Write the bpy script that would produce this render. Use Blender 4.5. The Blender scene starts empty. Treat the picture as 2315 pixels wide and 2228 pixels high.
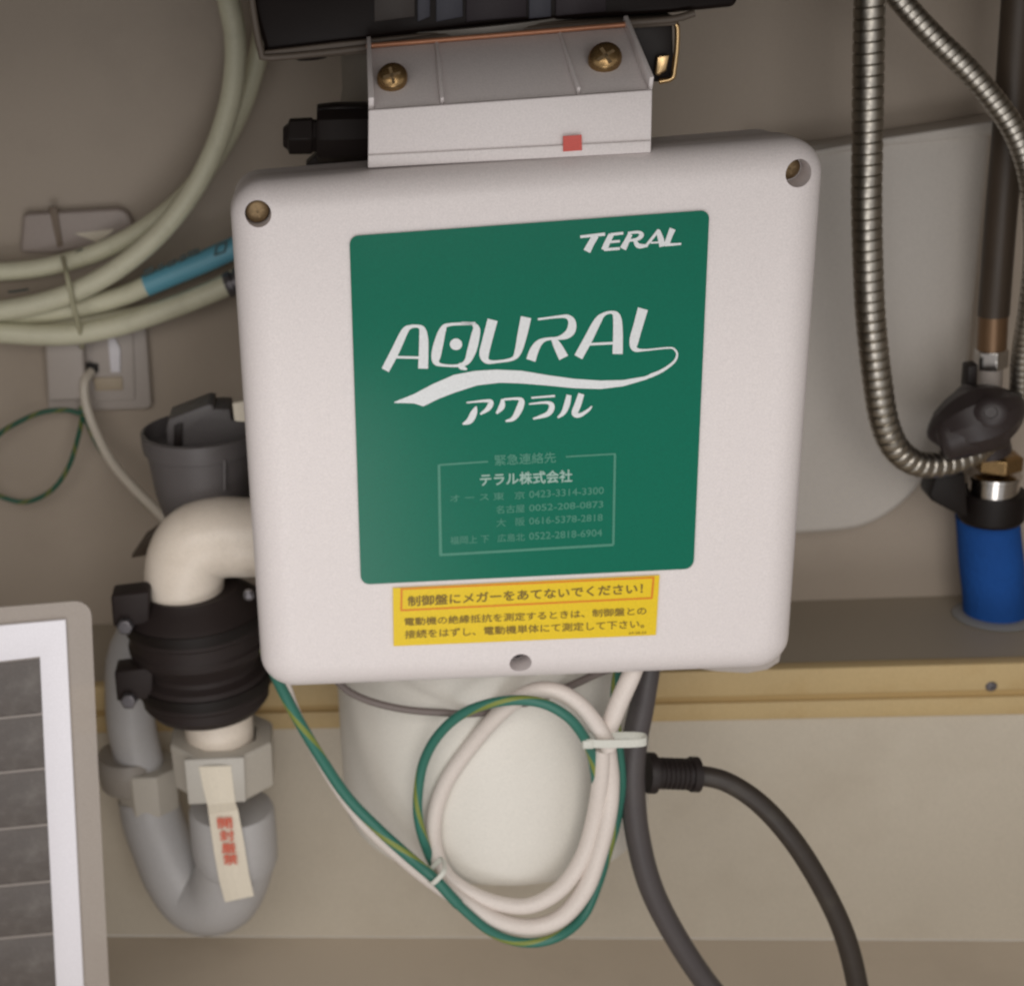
import bpy, bmesh, math, random
from mathutils import Vector as V, Matrix
from mathutils.geometry import tessellate_polygon
random.seed(4)
S = bpy.context.scene
COL = S.collection
PI = math.pi

# ------------------------------------------------------------------ camera
CX, CY, F, W, H = 50.0, 1114.0, 3700.0, 2315.0, 2228.0   # principal point and focal length (photo pixels)
def frame(h, v, tilt=0.0):
    dn = V((v[0]-CX, v[1]-CY, F)).normalized()
    lf = V((h[0]-CX, h[1]-CY, F)).normalized()
    Z = -dn; X = -lf; X = (X - Z*X.dot(Z)).normalized()
    X2 = (X*math.cos(tilt) + Z*math.sin(tilt)).normalized(); Z2 = (Z*math.cos(tilt) - X*math.sin(tilt)).normalized()
    return X2, Z2.cross(X2), Z2
AX, AY, AZ = frame((-17850, 2060), (1136, 11000), 0.0162)
def c2w(c): return V((c.dot(AX), c.dot(AY), c.dot(AZ)))
CAM = V((0, -1.36, 0.75))
cam = bpy.data.cameras.new('camera'); co = bpy.data.objects.new('camera', cam); COL.objects.link(co)
r, u, b = c2w(V((1, 0, 0))), c2w(V((0, -1, 0))), c2w(V((0, 0, -1)))
co.matrix_world = Matrix(((r.x, u.x, b.x, CAM.x), (r.y, u.y, b.y, CAM.y), (r.z, u.z, b.z, CAM.z), (0, 0, 0, 1)))
cam.sensor_width = 36; cam.lens = F/W*36; cam.shift_x = (W/2-CX)/W; cam.shift_y = 0
cam.clip_start = .02; cam.clip_end = 30
cam.dof.use_dof = True; cam.dof.focus_distance = 0.83; cam.dof.aperture_fstop = 11.0
S.camera = co

def ray(px, py): return c2w(V((px-CX, py-CY, F))).normalized()
def P(px, py, Y=0.0):
    d = ray(px, py); return CAM + d*((Y-CAM.y)/d.y)
def PZ(px, py, z):
    d = ray(px, py); return CAM + d*((z-CAM.z)/d.z)

# ------------------------------------------------------------------ light
wd = bpy.data.worlds.new('World'); S.world = wd; wd.use_nodes = True
bg = wd.node_tree.nodes['Background']; bg.inputs[0].default_value = (.95, .93, .92, 1); bg.inputs[1].default_value = 0.54
def area(name, loc, target, sx, sy, power, col):
    l = bpy.data.lights.new(name, 'AREA'); l.shape = 'RECTANGLE'; l.size = sx; l.size_y = sy; l.energy = power; l.color = col
    o = bpy.data.objects.new(name, l); COL.objects.link(o); o.location = loc
    o.rotation_euler = (V(target)-V(loc)).to_track_quat('-Z', 'Y').to_euler(); return o
area('low_fill_light', (-.02, -2.6, -.72), (0.1, -.2, .2), .95, .80, 7, (1.0, .975, .97))  # unseen lamp added below floor level for low fill and the sticker's sheen
area('front_light', (.42, -2.45, .62), (0.1, -.2, .15), .75, .9, 4.0, (1.0, .96, .92))
area('room_light', (-.25, -2.3, 1.40), (0.0, -.2, .10), 2.0, 1.1, 21, (1.0, .95, .90))
S.cycles.filter_width = 1.9
S.view_settings.view_transform = 'Standard'; S.view_settings.look = 'None'; S.view_settings.exposure = 0.0
S.view_settings.gamma = 1

# ------------------------------------------------------------------ materials
def lin(c):
    return tuple(((x/255)/12.92 if x/255 <= .04045 else ((x/255+.055)/1.055)**2.4) for x in c)
def mat(name, rgb, rough=.5, metal=0, var=.06, bump=.0, scale=40, spec=.5, coat=0, trans=0, alpha=1, vscale=6, dirt=None, dirt_amt=.3):
    m = bpy.data.materials.new(name); m.use_nodes = True; nt = m.node_tree; N = nt.nodes; L = nt.links
    p = N['Principled BSDF']; p.inputs['Roughness'].default_value = rough; p.inputs['Metallic'].default_value = metal
    p.inputs['Specular IOR Level'].default_value = spec; p.inputs['Coat Weight'].default_value = coat
    p.inputs['Transmission Weight'].default_value = trans; p.inputs['Alpha'].default_value = alpha
    tc = N.new('ShaderNodeTexCoord')
    n1 = N.new('ShaderNodeTexNoise'); n1.inputs['Scale'].default_value = vscale; n1.inputs['Detail'].default_value = 5
    n2 = N.new('ShaderNodeTexNoise'); n2.inputs['Scale'].default_value = 900; n2.inputs['Detail'].default_value = 2
    L.new(tc.outputs['Object'], n1.inputs['Vector']); L.new(tc.outputs['Object'], n2.inputs['Vector'])
    a = N.new('ShaderNodeMath'); a.operation = 'MULTIPLY_ADD'; a.inputs[1].default_value = var*2; a.inputs[2].default_value = 1-var
    L.new(n1.outputs['Fac'], a.inputs[0])
    a2 = N.new('ShaderNodeMath'); a2.operation = 'MULTIPLY_ADD'; a2.inputs[1].default_value = .28; a2.inputs[2].default_value = .86
    L.new(n2.outputs['Fac'], a2.inputs[0])
    mu = N.new('ShaderNodeMath'); mu.operation = 'MULTIPLY'; L.new(a.outputs[0], mu.inputs[0]); L.new(a2.outputs[0], mu.inputs[1])
    vm = N.new('ShaderNodeVectorMath'); vm.operation = 'SCALE'; vm.inputs[0].default_value = rgb; L.new(mu.outputs[0], vm.inputs['Scale'])
    out = vm.outputs[0]
    if dirt:
        nd = N.new('ShaderNodeTexNoise'); nd.inputs['Scale'].default_value = vscale*2.3; nd.inputs['Detail'].default_value = 7; nd.inputs['Roughness'].default_value = .65
        L.new(tc.outputs['Object'], nd.inputs['Vector'])
        cr = N.new('ShaderNodeMapRange'); cr.inputs[1].default_value = .5; cr.inputs[2].default_value = .75; cr.inputs[4].default_value = dirt_amt
        L.new(nd.outputs['Fac'], cr.inputs[0])
        mx = N.new('ShaderNodeMix'); mx.data_type = 'RGBA'; L.new(cr.outputs[0], mx.inputs[0]); L.new(out, mx.inputs[6]); mx.inputs[7].default_value = (*dirt, 1)
        out = mx.outputs[2]
    L.new(out, p.inputs['Base Color'])
    rr = N.new('ShaderNodeMath'); rr.operation = 'MULTIPLY_ADD'; rr.inputs[1].default_value = .16; rr.inputs[2].default_value = rough-.08
    L.new(n1.outputs['Fac'], rr.inputs[0]); L.new(rr.outputs[0], p.inputs['Roughness'])
    if bump:
        n3 = N.new('ShaderNodeTexNoise'); n3.inputs['Scale'].default_value = scale; n3.inputs['Detail'].default_value = 6
        L.new(tc.outputs['Object'], n3.inputs['Vector'])
        bp = N.new('ShaderNodeBump'); bp.inputs['Strength'].default_value = bump; bp.inputs['Distance'].default_value = .001
        L.new(n3.outputs['Fac'], bp.inputs['Height']); L.new(bp.outputs[0], p.inputs['Normal'])
    m['p'] = 1
    return m
def stripe_mat(name, c1, c2, turns=60, width=.22):
    m = mat(name, c1, .45); nt = m.node_tree; N = nt.nodes; L = nt.links; p = N['Principled BSDF']
    uv = N.new('ShaderNodeUVMap'); sp = N.new('ShaderNodeSeparateXYZ'); L.new(uv.outputs[0], sp.inputs[0])
    a = N.new('ShaderNodeMath'); a.operation = 'MULTIPLY_ADD'; a.inputs[1].default_value = turns; L.new(sp.outputs[0], a.inputs[0]); L.new(sp.outputs[1], a.inputs[2])
    fr = N.new('ShaderNodeMath'); fr.operation = 'FRACT'; L.new(a.outputs[0], fr.inputs[0])
    lt = N.new('ShaderNodeMath'); lt.operation = 'LESS_THAN'; lt.inputs[1].default_value = width; L.new(fr.outputs[0], lt.inputs[0])
    mx = N.new('ShaderNodeMix'); mx.data_type = 'RGBA'; L.new(lt.outputs[0], mx.inputs[0]); mx.inputs[6].default_value = (*c1, 1); mx.inputs[7].default_value = (*c2, 1)
    L.new(mx.outputs[2], p.inputs['Base Color']); return m

M = {
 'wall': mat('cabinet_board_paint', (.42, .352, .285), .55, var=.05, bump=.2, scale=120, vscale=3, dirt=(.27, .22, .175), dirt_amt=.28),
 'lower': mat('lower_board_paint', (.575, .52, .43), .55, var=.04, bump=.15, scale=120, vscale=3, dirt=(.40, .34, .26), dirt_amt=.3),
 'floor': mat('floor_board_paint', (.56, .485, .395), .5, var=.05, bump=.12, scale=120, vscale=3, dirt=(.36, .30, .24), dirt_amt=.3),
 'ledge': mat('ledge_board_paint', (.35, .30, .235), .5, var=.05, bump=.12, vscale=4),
 'under': mat('dark_counter_underside', (.10, .085, .07), .6),
 'strapb': mat('faded_brown_strap', (.20, .15, .11), .6),
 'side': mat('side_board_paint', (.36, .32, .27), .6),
 'white': mat('white_abs', (.745, .69, .68), .42, var=.012, bump=.10, scale=380, vscale=8),
 'whiteb': mat('white_body_enamel', (.74, .71, .65), .40, var=.03, bump=.05, scale=60, vscale=6, dirt=(.5, .46, .38), dirt_amt=.15),
 'bodyshade': mat('shaded_body_upper', (.20, .18, .155), .5, var=.05),  # shade on the upper housing is put into this darker grey
 'pvcw': mat('cream_pvc', (.80, .71, .61), .38, var=.05, vscale=18, dirt=(.42, .34, .24), dirt_amt=.25),
 'pvcg': mat('grey_pvc', (.44, .43, .43), .42, var=.06, vscale=14, dirt=(.36, .33, .28), dirt_amt=.2),
 'pvcd': mat('shaded_grey_pvc', (.30, .27, .24), .45, var=.06, vscale=14),  # shade in the nut's top opening, put into a darker grey
 'pvcf': mat('pale_facet_pvc', (.47, .445, .40), .4, var=.04, vscale=14),
 'pvct': mat('grey_white_pvc_union', (.47, .435, .38), .4, var=.04, vscale=14),
 'hopper': mat('dark_grey_plastic', (.105, .095, .095), .45, var=.06, vscale=14),
 'rubber': mat('black_rubber', (.024, .017, .016), .55, spec=.25, var=.15, vscale=20, bump=.1, scale=90),
 'hose': mat('black_hose', (.066, .057, .058), .45, var=.1, vscale=20, bump=.06, scale=150, dirt=(.10, .09, .08), dirt_amt=.3),
 'hosed': mat('black_hose_matt', (.034, .026, .021), .5, var=.1, vscale=20, bump=.06, scale=150, dirt=(.08, .07, .05), dirt_amt=.3),
 'clampscrew': mat('dull_clamp_steel', (.16, .15, .16), .4, metal=.6, var=.3, vscale=120),
 'green': mat('green_sticker_print', (.0005, .143, .086), .19, var=.02, spec=.28),
 'ink': mat('white_print', (.72, .74, .75), .4, var=.01),
 'inkmid': mat('pale_green_print', (.31, .46, .40), .4, var=.01),
 'inkdim': mat('dim_green_print', (.060, .245, .17), .4, var=.01),
 'yellow': mat('yellow_sticker_print', (.80, .56, .002), .4, var=.02),
 'orange': mat('orange_print', (.72, .22, .006), .4, var=.02),
 'olive': mat('olive_print', (.20, .125, .012), .45, var=.02),
 'red': mat('red_sticker', (.58, .07, .05), .4, var=.03),
 'redink': mat('red_print', (.60, .12, .07), .5, var=.04),
 'tape': mat('cream_tape', (.72, .655, .54), .6, var=.03, bump=.2, scale=200),
 'brass': mat('brass_screw', (.34, .22, .10), .28, metal=.9, var=.15, vscale=150),
 'brasd': mat('dull_brass_screw', (.23, .16, .085), .5, metal=.7, var=.25, vscale=200),
 'steel': mat('flexible_steel', (.46, .43, .38), .34, metal=1, var=.2, vscale=60),
 'chrome': mat('chrome', (.60, .57, .54), .16, metal=1, var=.1, vscale=60),
 'brown': mat('brown_pipe_cover', (.062, .044, .030), .5, var=.15, vscale=30),
 'brownl': mat('copper_ferrule', (.22, .13, .07), .4, metal=.5, var=.15, vscale=60),
 'knob': mat('dark_valve_handle', (.034, .025, .025), .42, var=.25, vscale=40, bump=.2, scale=60),
 'black': mat('black_plastic', (.010, .007, .006), .5, var=.1, spec=.25),
 'blackf': mat('black_fitting', (.018, .013, .012), .5, var=.15, spec=.3),
 'blue': mat('blue_foam', (.012, .075, .30), .85, var=.18, bump=1.0, scale=220, vscale=30, spec=.2),
 'clear': mat('clear_seal', (.42, .42, .42), .2, var=.02, trans=.5),
 'hosec': mat('cream_hose', (.72, .70, .53), .45, var=.05, vscale=20, dirt=(.32, .30, .2), dirt_amt=.25),
 'sleeve': mat('light_blue_sleeve', (.15, .43, .56), .4, var=.05),
 'dark': mat('dark_print', (.03, .05, .045), .5, var=.05),
 'outlet': mat('outlet_plastic', (.47, .42, .385), .40, var=.02),
 'outlet2': mat('outlet_cream_insert', (.46, .38, .28), .5, var=.02),
 'adapt': mat('adaptor_plastic', (.38, .32, .29), .4, var=.02),
 'cordw': mat('white_cord', (.62, .56, .48), .45, var=.03),
 'cable': mat('white_cable_jacket', (.70, .63, .58), .45, var=.03, vscale=30, bump=.05, scale=100),
 'greywire': mat('grey_cable', (.16, .13, .12), .5, var=.05),
 'tie': mat('nylon_tie', (.62, .62, .56), .4, var=.03),
 'tiec': mat('aged_nylon_tie', (.46, .44, .30), .4, var=.05),
 'wood': mat('pale_wood_edge', (.56, .42, .215), .6, var=.06, bump=.3, scale=60, vscale=12, dirt=(.42, .25, .08), dirt_amt=.25),
 'woodg': mat('wood_groove', (.45, .31, .13), .6, var=.06, vscale=12),
 'pail': mat('frosted_white_plastic', (.56, .52, .475), .42, var=.03, vscale=4),
 'frame': mat('white_frame_border', (.83, .81, .86), .5, var=.012, vscale=5),
 'slat': mat('dark_grey_panel', (.105, .09, .082), .5, var=.35, vscale=22, bump=.5, scale=180, dirt=(.17, .155, .14), dirt_amt=.7),
 'slate': mat('panel_edge_line', (.26, .23, .21), .4, var=.15, vscale=20),
 'sheet': mat('hazy_plastic_sheet', (.47, .415, .37), .4, var=.02, alpha=.62),
 'sinkd': mat('dark_glossy_housing', (.010, .006, .005), .35, var=.2, vscale=8, spec=.12),
 'reflg': mat('brownish_grey_reflection', (.055, .045, .04), .4, spec=.2), 'reflb': mat('blue_grey_reflection', (.06, .06, .075), .4, spec=.2), 'reflm': mat('dark_mauve_reflection', (.030, .022, .026), .4, spec=.2),  # tones of window reflections on the housing, painted as flat colours
 'sinkr': mat('grey_housing_rim', (.11, .085, .065), .55, var=.08),
 'gold': mat('gold_latch', (.62, .43, .22), .28, metal=1, var=.1),
 'reflo': mat('orange_glint', (.45, .20, .11), .4, metal=.3, var=.1),  # orange of a reflected line, put into the colour
}
# wood grain runs along the strip
M['gy'] = stripe_mat('earth_wire_jacket', (.028, .155, .115), (.20, .24, .045), 9, .15)
M['gyd'] = stripe_mat('thin_earth_wire', (.018, .10, .06), (.14, .16, .03), 40, .25)

# ------------------------------------------------------------------ object helpers
def link(name, me, m, parent=None, loc=None, smooth=False, **props):
    o = bpy.data.objects.new(name, me); COL.objects.link(o)
    ms = m if isinstance(m, (list, tuple)) else [m]
    for x in ms: me.materials.append(M[x] if isinstance(x, str) else x)
    if smooth:
        for p in me.polygons: p.use_smooth = True
    root = world_loc(parent) if parent else V((0, 0, 0))
    if loc is None:
        if len(me.vertices):
            xs = [v.co for v in me.vertices]
            loc = V(((min(p.x for p in xs)+max(p.x for p in xs))/2, (min(p.y for p in xs)+max(p.y for p in xs))/2, (min(p.z for p in xs)+max(p.z for p in xs))/2))
        else: loc = V((0, 0, 0))
    me.transform(Matrix.Translation(-V(loc)))
    o.location = V(loc)-root
    if parent: o.parent = parent
    for k, v in props.items():
        if v is not None: o[k] = v
    return o
def world_loc(o):
    p = V((0, 0, 0))
    while o: p += o.location; o = o.parent
    return p
def thing(name, loc, label, cat, group=None):
    o = bpy.data.objects.new(name, None); COL.objects.link(o); o.location = loc; o.empty_display_size = .02
    o['label'] = label; o['category'] = cat
    if group: o['group'] = group
    return o
def mesh(verts, faces, name='m', uv=None):
    me = bpy.data.meshes.new(name); me.from_pydata([tuple(v) for v in verts], [], faces)
    if uv:
        l = me.uv_layers.new(name='UVMap')
        for i, lp in enumerate(me.loops): l.data[i].uv = uv[i]
    me.update(); return me
def fix(me):
    bm = bmesh.new(); bm.from_mesh(me); bmesh.ops.recalc_face_normals(bm, faces=bm.faces); bm.to_mesh(me); bm.free(); return me
def merge(*ms):
    bm = bmesh.new()
    for m in ms: bm.from_mesh(m)
    me = bpy.data.meshes.new('m'); bm.to_mesh(me); bm.free(); return me
def bev(me, w, seg=3, ang=30):
    bm = bmesh.new(); bm.from_mesh(me); bmesh.ops.remove_doubles(bm, verts=bm.verts, dist=1e-6)
    bmesh.ops.recalc_face_normals(bm, faces=bm.faces)
    es = [e for e in bm.edges if len(e.link_faces) == 2 and e.calc_face_angle(0) > math.radians(ang)]
    bmesh.ops.bevel(bm, geom=es, offset=w, segments=seg, affect='EDGES', profile=.5, clamp_overlap=True)
    for f in bm.faces: f.smooth = True
    bm.to_mesh(me); bm.free(); return me
def smooth_ang(me, ang=35):
    bm = bmesh.new(); bm.from_mesh(me)
    for f in bm.faces: f.smooth = True
    for e in bm.edges:
        if len(e.link_faces) == 2 and e.calc_face_angle(0) > math.radians(ang): e.smooth = False
    bm.to_mesh(me); bm.free(); return me
def box(x0, x1, y0, y1, z0, z1):
    v = [(x, y, z) for x in (x0, x1) for y in (y0, y1) for z in (z0, z1)]
    return mesh(v, [(0, 1, 3, 2), (4, 6, 7, 5), (0, 4, 5, 1), (2, 3, 7, 6), (0, 2, 6, 4), (1, 5, 7, 3)])
def catmull(pts, n=10):
    out = []; Q = [pts[0]*2-pts[1]] + list(pts) + [pts[-1]*2-pts[-2]]
    for i in range(1, len(Q)-2):
        a, b, c, d = Q[i-1:i+3]
        for k in range(n):
            t = k/n; out.append(.5*((2*b)+(c-a)*t+(2*a-5*b+4*c-d)*t*t+(3*b-a-3*c+d)*t**3))
    out.append(Q[-2]); return out
def resample(pts, step):
    L = [0]
    for a, b in zip(pts, pts[1:]): L.append(L[-1]+(b-a).length)
    n = max(2, int(L[-1]/step)); out = []; j = 0
    for i in range(n+1):
        s = L[-1]*i/n
        while j < len(L)-2 and L[j+1] < s: j += 1
        t = (s-L[j])/max(1e-9, L[j+1]-L[j]); out.append(pts[j].lerp(pts[j+1], min(1, max(0, t))))
    return out, L[-1]
def tube(pts, rad, sides=18, step=.003, prof=None, cat=True, cap=True):
    """rad: number or f(s 0..1, metres); tube along points"""
    p = catmull(pts, 12) if cat and len(pts) > 2 else list(pts)
    p, Ltot = resample(p, step); n = len(p)
    T = [(p[min(i+1, n-1)]-p[max(i-1, 0)]).normalized() for i in range(n)]
    up = V((0, 0, 1)) if abs(T[0].z) < .9 else V((1, 0, 0)); N0 = (up-T[0]*up.dot(T[0])).normalized()
    vs, fs, uv = [], [], []
    for i in range(n):
        if i: N0 = (N0-T[i]*N0.dot(T[i])).normalized()
        B0 = T[i].cross(N0); s = Ltot*i/(n-1)
        rr = rad(i/(n-1), s) if callable(rad) else rad
        for k in range(sides):
            a = 2*PI*k/sides; vs.append(p[i]+(N0*math.cos(a)+B0*math.sin(a))*rr)
    for i in range(n-1):
        for k in range(sides):
            k2 = (k+1) % sides
            fs.append((i*sides+k, i*sides+k2, (i+1)*sides+k2, (i+1)*sides+k))
            s0, s1 = Ltot*i/(n-1), Ltot*(i+1)/(n-1)
            uv += [(s0, k/sides), (s0, (k+1)/sides), (s1, (k+1)/sides), (s1, k/sides)]
    if cap:
        fs.append(tuple(reversed(range(sides)))); uv += [(0, 0)]*sides
        fs.append(tuple(range((n-1)*sides, n*sides))); uv += [(0, 0)]*sides
    me = mesh(vs, fs, uv=uv)
    return smooth_ang(me, 50)
def basis(d):
    d = V(d).normalized(); a = V((0, 0, 1)) if abs(d.z) < .9 else V((1, 0, 0))
    x = a.cross(d).normalized(); return x, d.cross(x), d
def lathe(c, d, prof, sides=48, sx=1, ang=35, rot=0):
    """prof: list (r, h) along axis d from point c"""
    x, y, z = basis(d); vs, fs = [], []
    for r_, h in prof:
        for k in range(sides):
            a = 2*PI*k/sides+rot; vs.append(V(c)+x*r_*math.cos(a)*sx+y*r_*math.sin(a)+z*h)
    n = len(prof)
    for i in range(n-1):
        for k in range(sides):
            k2 = (k+1) % sides; fs.append((i*sides+k, i*sides+k2, (i+1)*sides+k2, (i+1)*sides+k))
    if prof[0][0] > 1e-5: fs.append(tuple(reversed(range(sides))))
    if prof[-1][0] > 1e-5: fs.append(tuple(range((n-1)*sides, n*sides)))
    me = mesh(vs, fs); bm = bmesh.new(); bm.from_mesh(me); bmesh.ops.remove_doubles(bm, verts=bm.verts, dist=1e-6)
    bmesh.ops.recalc_face_normals(bm, faces=bm.faces); bm.to_mesh(me); bm.free()
    return smooth_ang(me, ang)
def prism(pts, dirv, depth, bevel=0, seg=2):
    """outline of world points extruded along dirv"""
    n = len(pts); d = V(dirv)*depth
    vs = list(pts)+[p+d for p in pts]
    fs = [tuple(range(n)), tuple(reversed(range(n, 2*n)))]+[(i, (i+1) % n, n+(i+1) % n, n+i) for i in range(n)]
    me = fix(mesh(vs, fs))
    if bevel: bev(me, bevel, seg)
    return me
def rrect(corners, rad, seg=8):
    """rounded polygon through world corners"""
    out = []; n = len(corners)
    for i in range(n):
        a, b, c = corners[i-1], corners[i], corners[(i+1) % n]
        rr = rad[i] if isinstance(rad, (list, tuple)) else rad
        if rr <= 0: out.append(b); continue
        p = b+(a-b).normalized()*rr; q = b+(c-b).normalized()*rr
        for k in range(seg+1):
            t = k/seg
            # circular-like quadratic/cubic blend
            kk = .5523; c1 = p.lerp(b, kk); c2 = q.lerp(b, kk)
            out.append(p*(1-t)**3+c1*3*t*(1-t)**2+c2*3*t*t*(1-t)+q*t**3)
    return out
def pix(pts, Y): return [P(x, y, Y) for x, y in pts]
def path(pts):      # (px, py, Y)
    return [P(*p) for p in pts]

# ------------------------------------------------------------------ the cabinet (setting)
ZL = sum(P(*p).z for p in [(220, 1412), (1000, 1384), (1795, 1356), (2171, 1346)])/4
YL = sum(PZ(*p, ZL).y for p in [(200, 1557), (1763, 1513), (2314, 1502)])/3
ZW = sum(P(*p, YL).z for p in [(200, 1657), (1700, 1626), (2315, 1615)])/3
ZF = sum(P(*p, YL+.004).z for p in [(250, 2115), (2000, 2121)])/2
XL, XR, ZT = -.46, .72, .722
link('back_wall', box(XL, XR, 0, .018, ZF-.02, ZT), 'wall', kind='structure')
link('ledge', box(XL, XR, YL+.0125, -.0005, ZL-.018, ZL), 'ledge', kind='structure')
link('lower_panel', box(XL, XR, YL+.004, YL+.012, ZF, ZW+.002), 'lower', kind='structure')
link('floor', box(XL, XR, -.62, YL+.0035, ZF-.02, ZF), 'floor', kind='structure')
link('side_wall', box(XL-.018, XL-.0005, -.60, 0, ZF, ZT), 'side', kind='structure')
link('side_wall', box(XR+.0005, XR+.018, -.60, 0, ZF, ZT), 'side', kind='structure')
link('counter_underside', box(XL, XR, -.74, 0, ZT+.0005, ZT+.03), 'under', kind='structure')
# wood edging with a groove and a small screw
wr = thing('wood_edging', (.1, YL, ZW), 'pale yellow wood edging strip with a groove and small screw below the grey ledge', 'trim')
hz = ZL-ZW; g0 = ZW+hz*.36; g1 = ZW+hz*.50
link('board', bev(box(XL, XR, YL, YL+.012, g1, ZL+.001), .0008, 2), 'wood', wr)
link('board', bev(box(XL, XR, YL, YL+.012, ZW, g0), .0008, 2), 'wood', wr)
link('groove', box(XL, XR, YL+.0035, YL+.012, g0-.0005, g1+.0005), 'woodg', wr)
sc = P(2241, 1551, YL)
s_ = link('screw', lathe(sc+V((0, .001, 0)), (0, -1, 0), [(.0042, 0), (.0042, .0012), (.003, .0024), (.0012, .0026), (.0010, .0014), (0, .0014)], 24), 'clampscrew', wr)

# ------------------------------------------------------------------ control box
BX, BY, BZ = frame((-31000, 2806), (1136, 11000), 0.0)
BX, BZ = c2w(BX), c2w(BZ); BN = -(BZ.cross(BX)).normalized()      # outward, towards the viewer
BO = P(1190, 920, -.385)
def B(px, py, w=0.0):
    d = ray(px, py); o = BO+BN*w
    return CAM+d*((o-CAM).dot(BN)/d.dot(BN))
def local(p): q = p-BO; return V((q.dot(BX), q.dot(BZ), q.dot(BN)))
def world(u_, v_, w_): return BO+BX*u_+BZ*v_+BN*w_
cb = thing('control_box', world(0, -.14, -.06), 'white plastic control box with green sticker and yellow warning label, mounted on the disposer', 'control box')
WR = -.020                                            # depth of the outline below the front face
cs = [local(B(517, 411, WR)), local(B(1859, 303, WR)), local(B(1775, 1497, WR)), local(B(594, 1545, WR))]
def ring(inset, w, rad=.020, nseg=14, grow=0):
    c = [V((p.x, p.y, 0)) for p in cs]; ctr = sum(c, V((0, 0, 0)))/4; cc = []
    for p in c: cc.append(V((p.x-math.copysign(inset, p.x-ctr.x), p.y-math.copysign(inset, p.y-ctr.y), 0)))
    return [world(p.x, p.y, w) for p in rrect(cc, max(.002, rad-inset*.42), nseg)]
def loft(rings, cap0=True, cap1=True):
    n = len(rings[0]); vs = [p for r_ in rings for p in r_]
    fs = [(i*n+k, i*n+(k+1) % n, (i+1)*n+(k+1) % n, (i+1)*n+k) for i in range(len(rings)-1) for k in range(n)]
    if cap0: fs.append(tuple(reversed(range(n))))
    if cap1: fs.append(tuple(range((len(rings)-1)*n, len(rings)*n)))
    return fix(mesh(vs, fs))
rings = [ring(.0015, -.044, .021), ring(.0003, -.040, .021), ring(0, WR-.006, .021)]
A, Bd = .022, .020
for k in range(0, 13):
    t = k/12*PI/2; rings.append(ring(A*(1-math.cos(t))**1.0, WR-.0005+Bd*math.sin(t)*.97, .021))
cover = loft(rings)
holes = [(583, 482, .0078), (1802, 390, .0078), (1174, 1492, .0070)]
def cut(me, cyls):
    o = bpy.data.objects.new('t', me); COL.objects.link(o); ts = []
    for c in cyls:
        t = bpy.data.objects.new('c', c); COL.objects.link(t); ts.append(t)
        md = o.modifiers.new('b', 'BOOLEAN'); md.operation = 'DIFFERENCE'; md.solver = 'EXACT'; md.object = t
    dg = bpy.context.evaluated_depsgraph_get(); dg.update(); r_ = bpy.data.meshes.new_from_object(o.evaluated_get(dg))
    for x in [o]+ts: bpy.data.objects.remove(x)
    return r_
cyl = []
hc = []
for px, py, rr in holes:
    q = local(B(px, py, -.006)); hc.append((q, rr)); cyl.append(lathe(world(q.x, q.y, -.022), BN, [(rr*.96, 0), (rr, .03)], 32))
cover = smooth_ang(cut(cover, cyl), 40)
cover.materials.clear()
link('cover', cover, 'white', cb)
link('base_tray', loft([ring(.006, -.075, .018), ring(.0035, -.073, .018), ring(.0025, -.0445, .018)]), 'white', cb)
link('back_plate', prism([B(x, y, -.062) for x, y in ((1500, 1440), (1740, 1440), (1768, 1470), (1763, 1496), (1735, 1514), (1690, 1522), (1620, 1518), (1500, 1500))], -BN, .004, .001), 'outlet', cb)
def pan_screw(c, d, R, mt, parent, name='screw', h=None, rot=.3):
    h = h or R*.6; x, y, z = basis(d)
    prof = [(R, 0), (R, h*.25)]+[(R*math.cos(t), h*.25+h*.75*math.sin(t)) for t in [.25, .5, .75, 1.0, 1.25, 1.45]]+[(0, h)]
    me = lathe(c, d, prof, 28)
    o = link(name, me, mt, parent)
    # cross recess
    for k in range(2):
        a = rot+k*PI/2; e = x*math.cos(a)+y*math.sin(a); f_ = x*-math.sin(a)+y*math.cos(a)
        pts = [V(c)+e*s1*R*.55+f_*s2*R*.10+z*(h*.86) for s1, s2 in ((-1, -1), (1, -1), (1, 1), (-1, 1))]
        link('cross_slot', prism(pts, z, h*.16), 'brasd', o)
    return o
pan_screw(world(hc[0][0].x, hc[0][0].y, -.0135), BN, .0070, 'brasd', cb, h=.003)
pan_screw(world(hc[1][0].x, hc[1][0].y, -.0215), BN, .0066, 'brasd', cb, h=.003)
pan_screw(world(hc[2][0].x, hc[2][0].y, -.0215), BN, .0060, 'clampscrew', cb, h=.002)

# stickers and print ---------------------------------------------------------
def flat(polys, w, fpt=None):
    fpt = fpt or B; vs, fs = [], []
    for poly in polys:
        pts = [fpt(x, y, w) for x, y in poly]; b0 = len(vs); vs += pts
        for t in tessellate_polygon([[V((x, y, 0)) for x, y in poly]]): fs.append(tuple(b0+i for i in t))
    me = mesh(vs, fs); return fix(me)
def ribbon(pts, n=7):
    q = catmull([V(p) for p in pts], n) if len(pts) > 2 else [V(p) for p in pts]
    L_, R_ = [], []
    for i, p in enumerate(q):
        t = q[min(i+1, len(q)-1)]-q[max(i-1, 0)]; t = V((t.x, t.y)).normalized(); nn = V((-t.y, t.x))*max(1, p.z)/2
        L_.append((p.x+nn.x, p.y+nn.y)); R_.append((p.x-nn.x, p.y-nn.y))
    return [[L_[i], L_[i+1], R_[i+1], R_[i]] for i in range(len(q)-1)]
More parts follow.
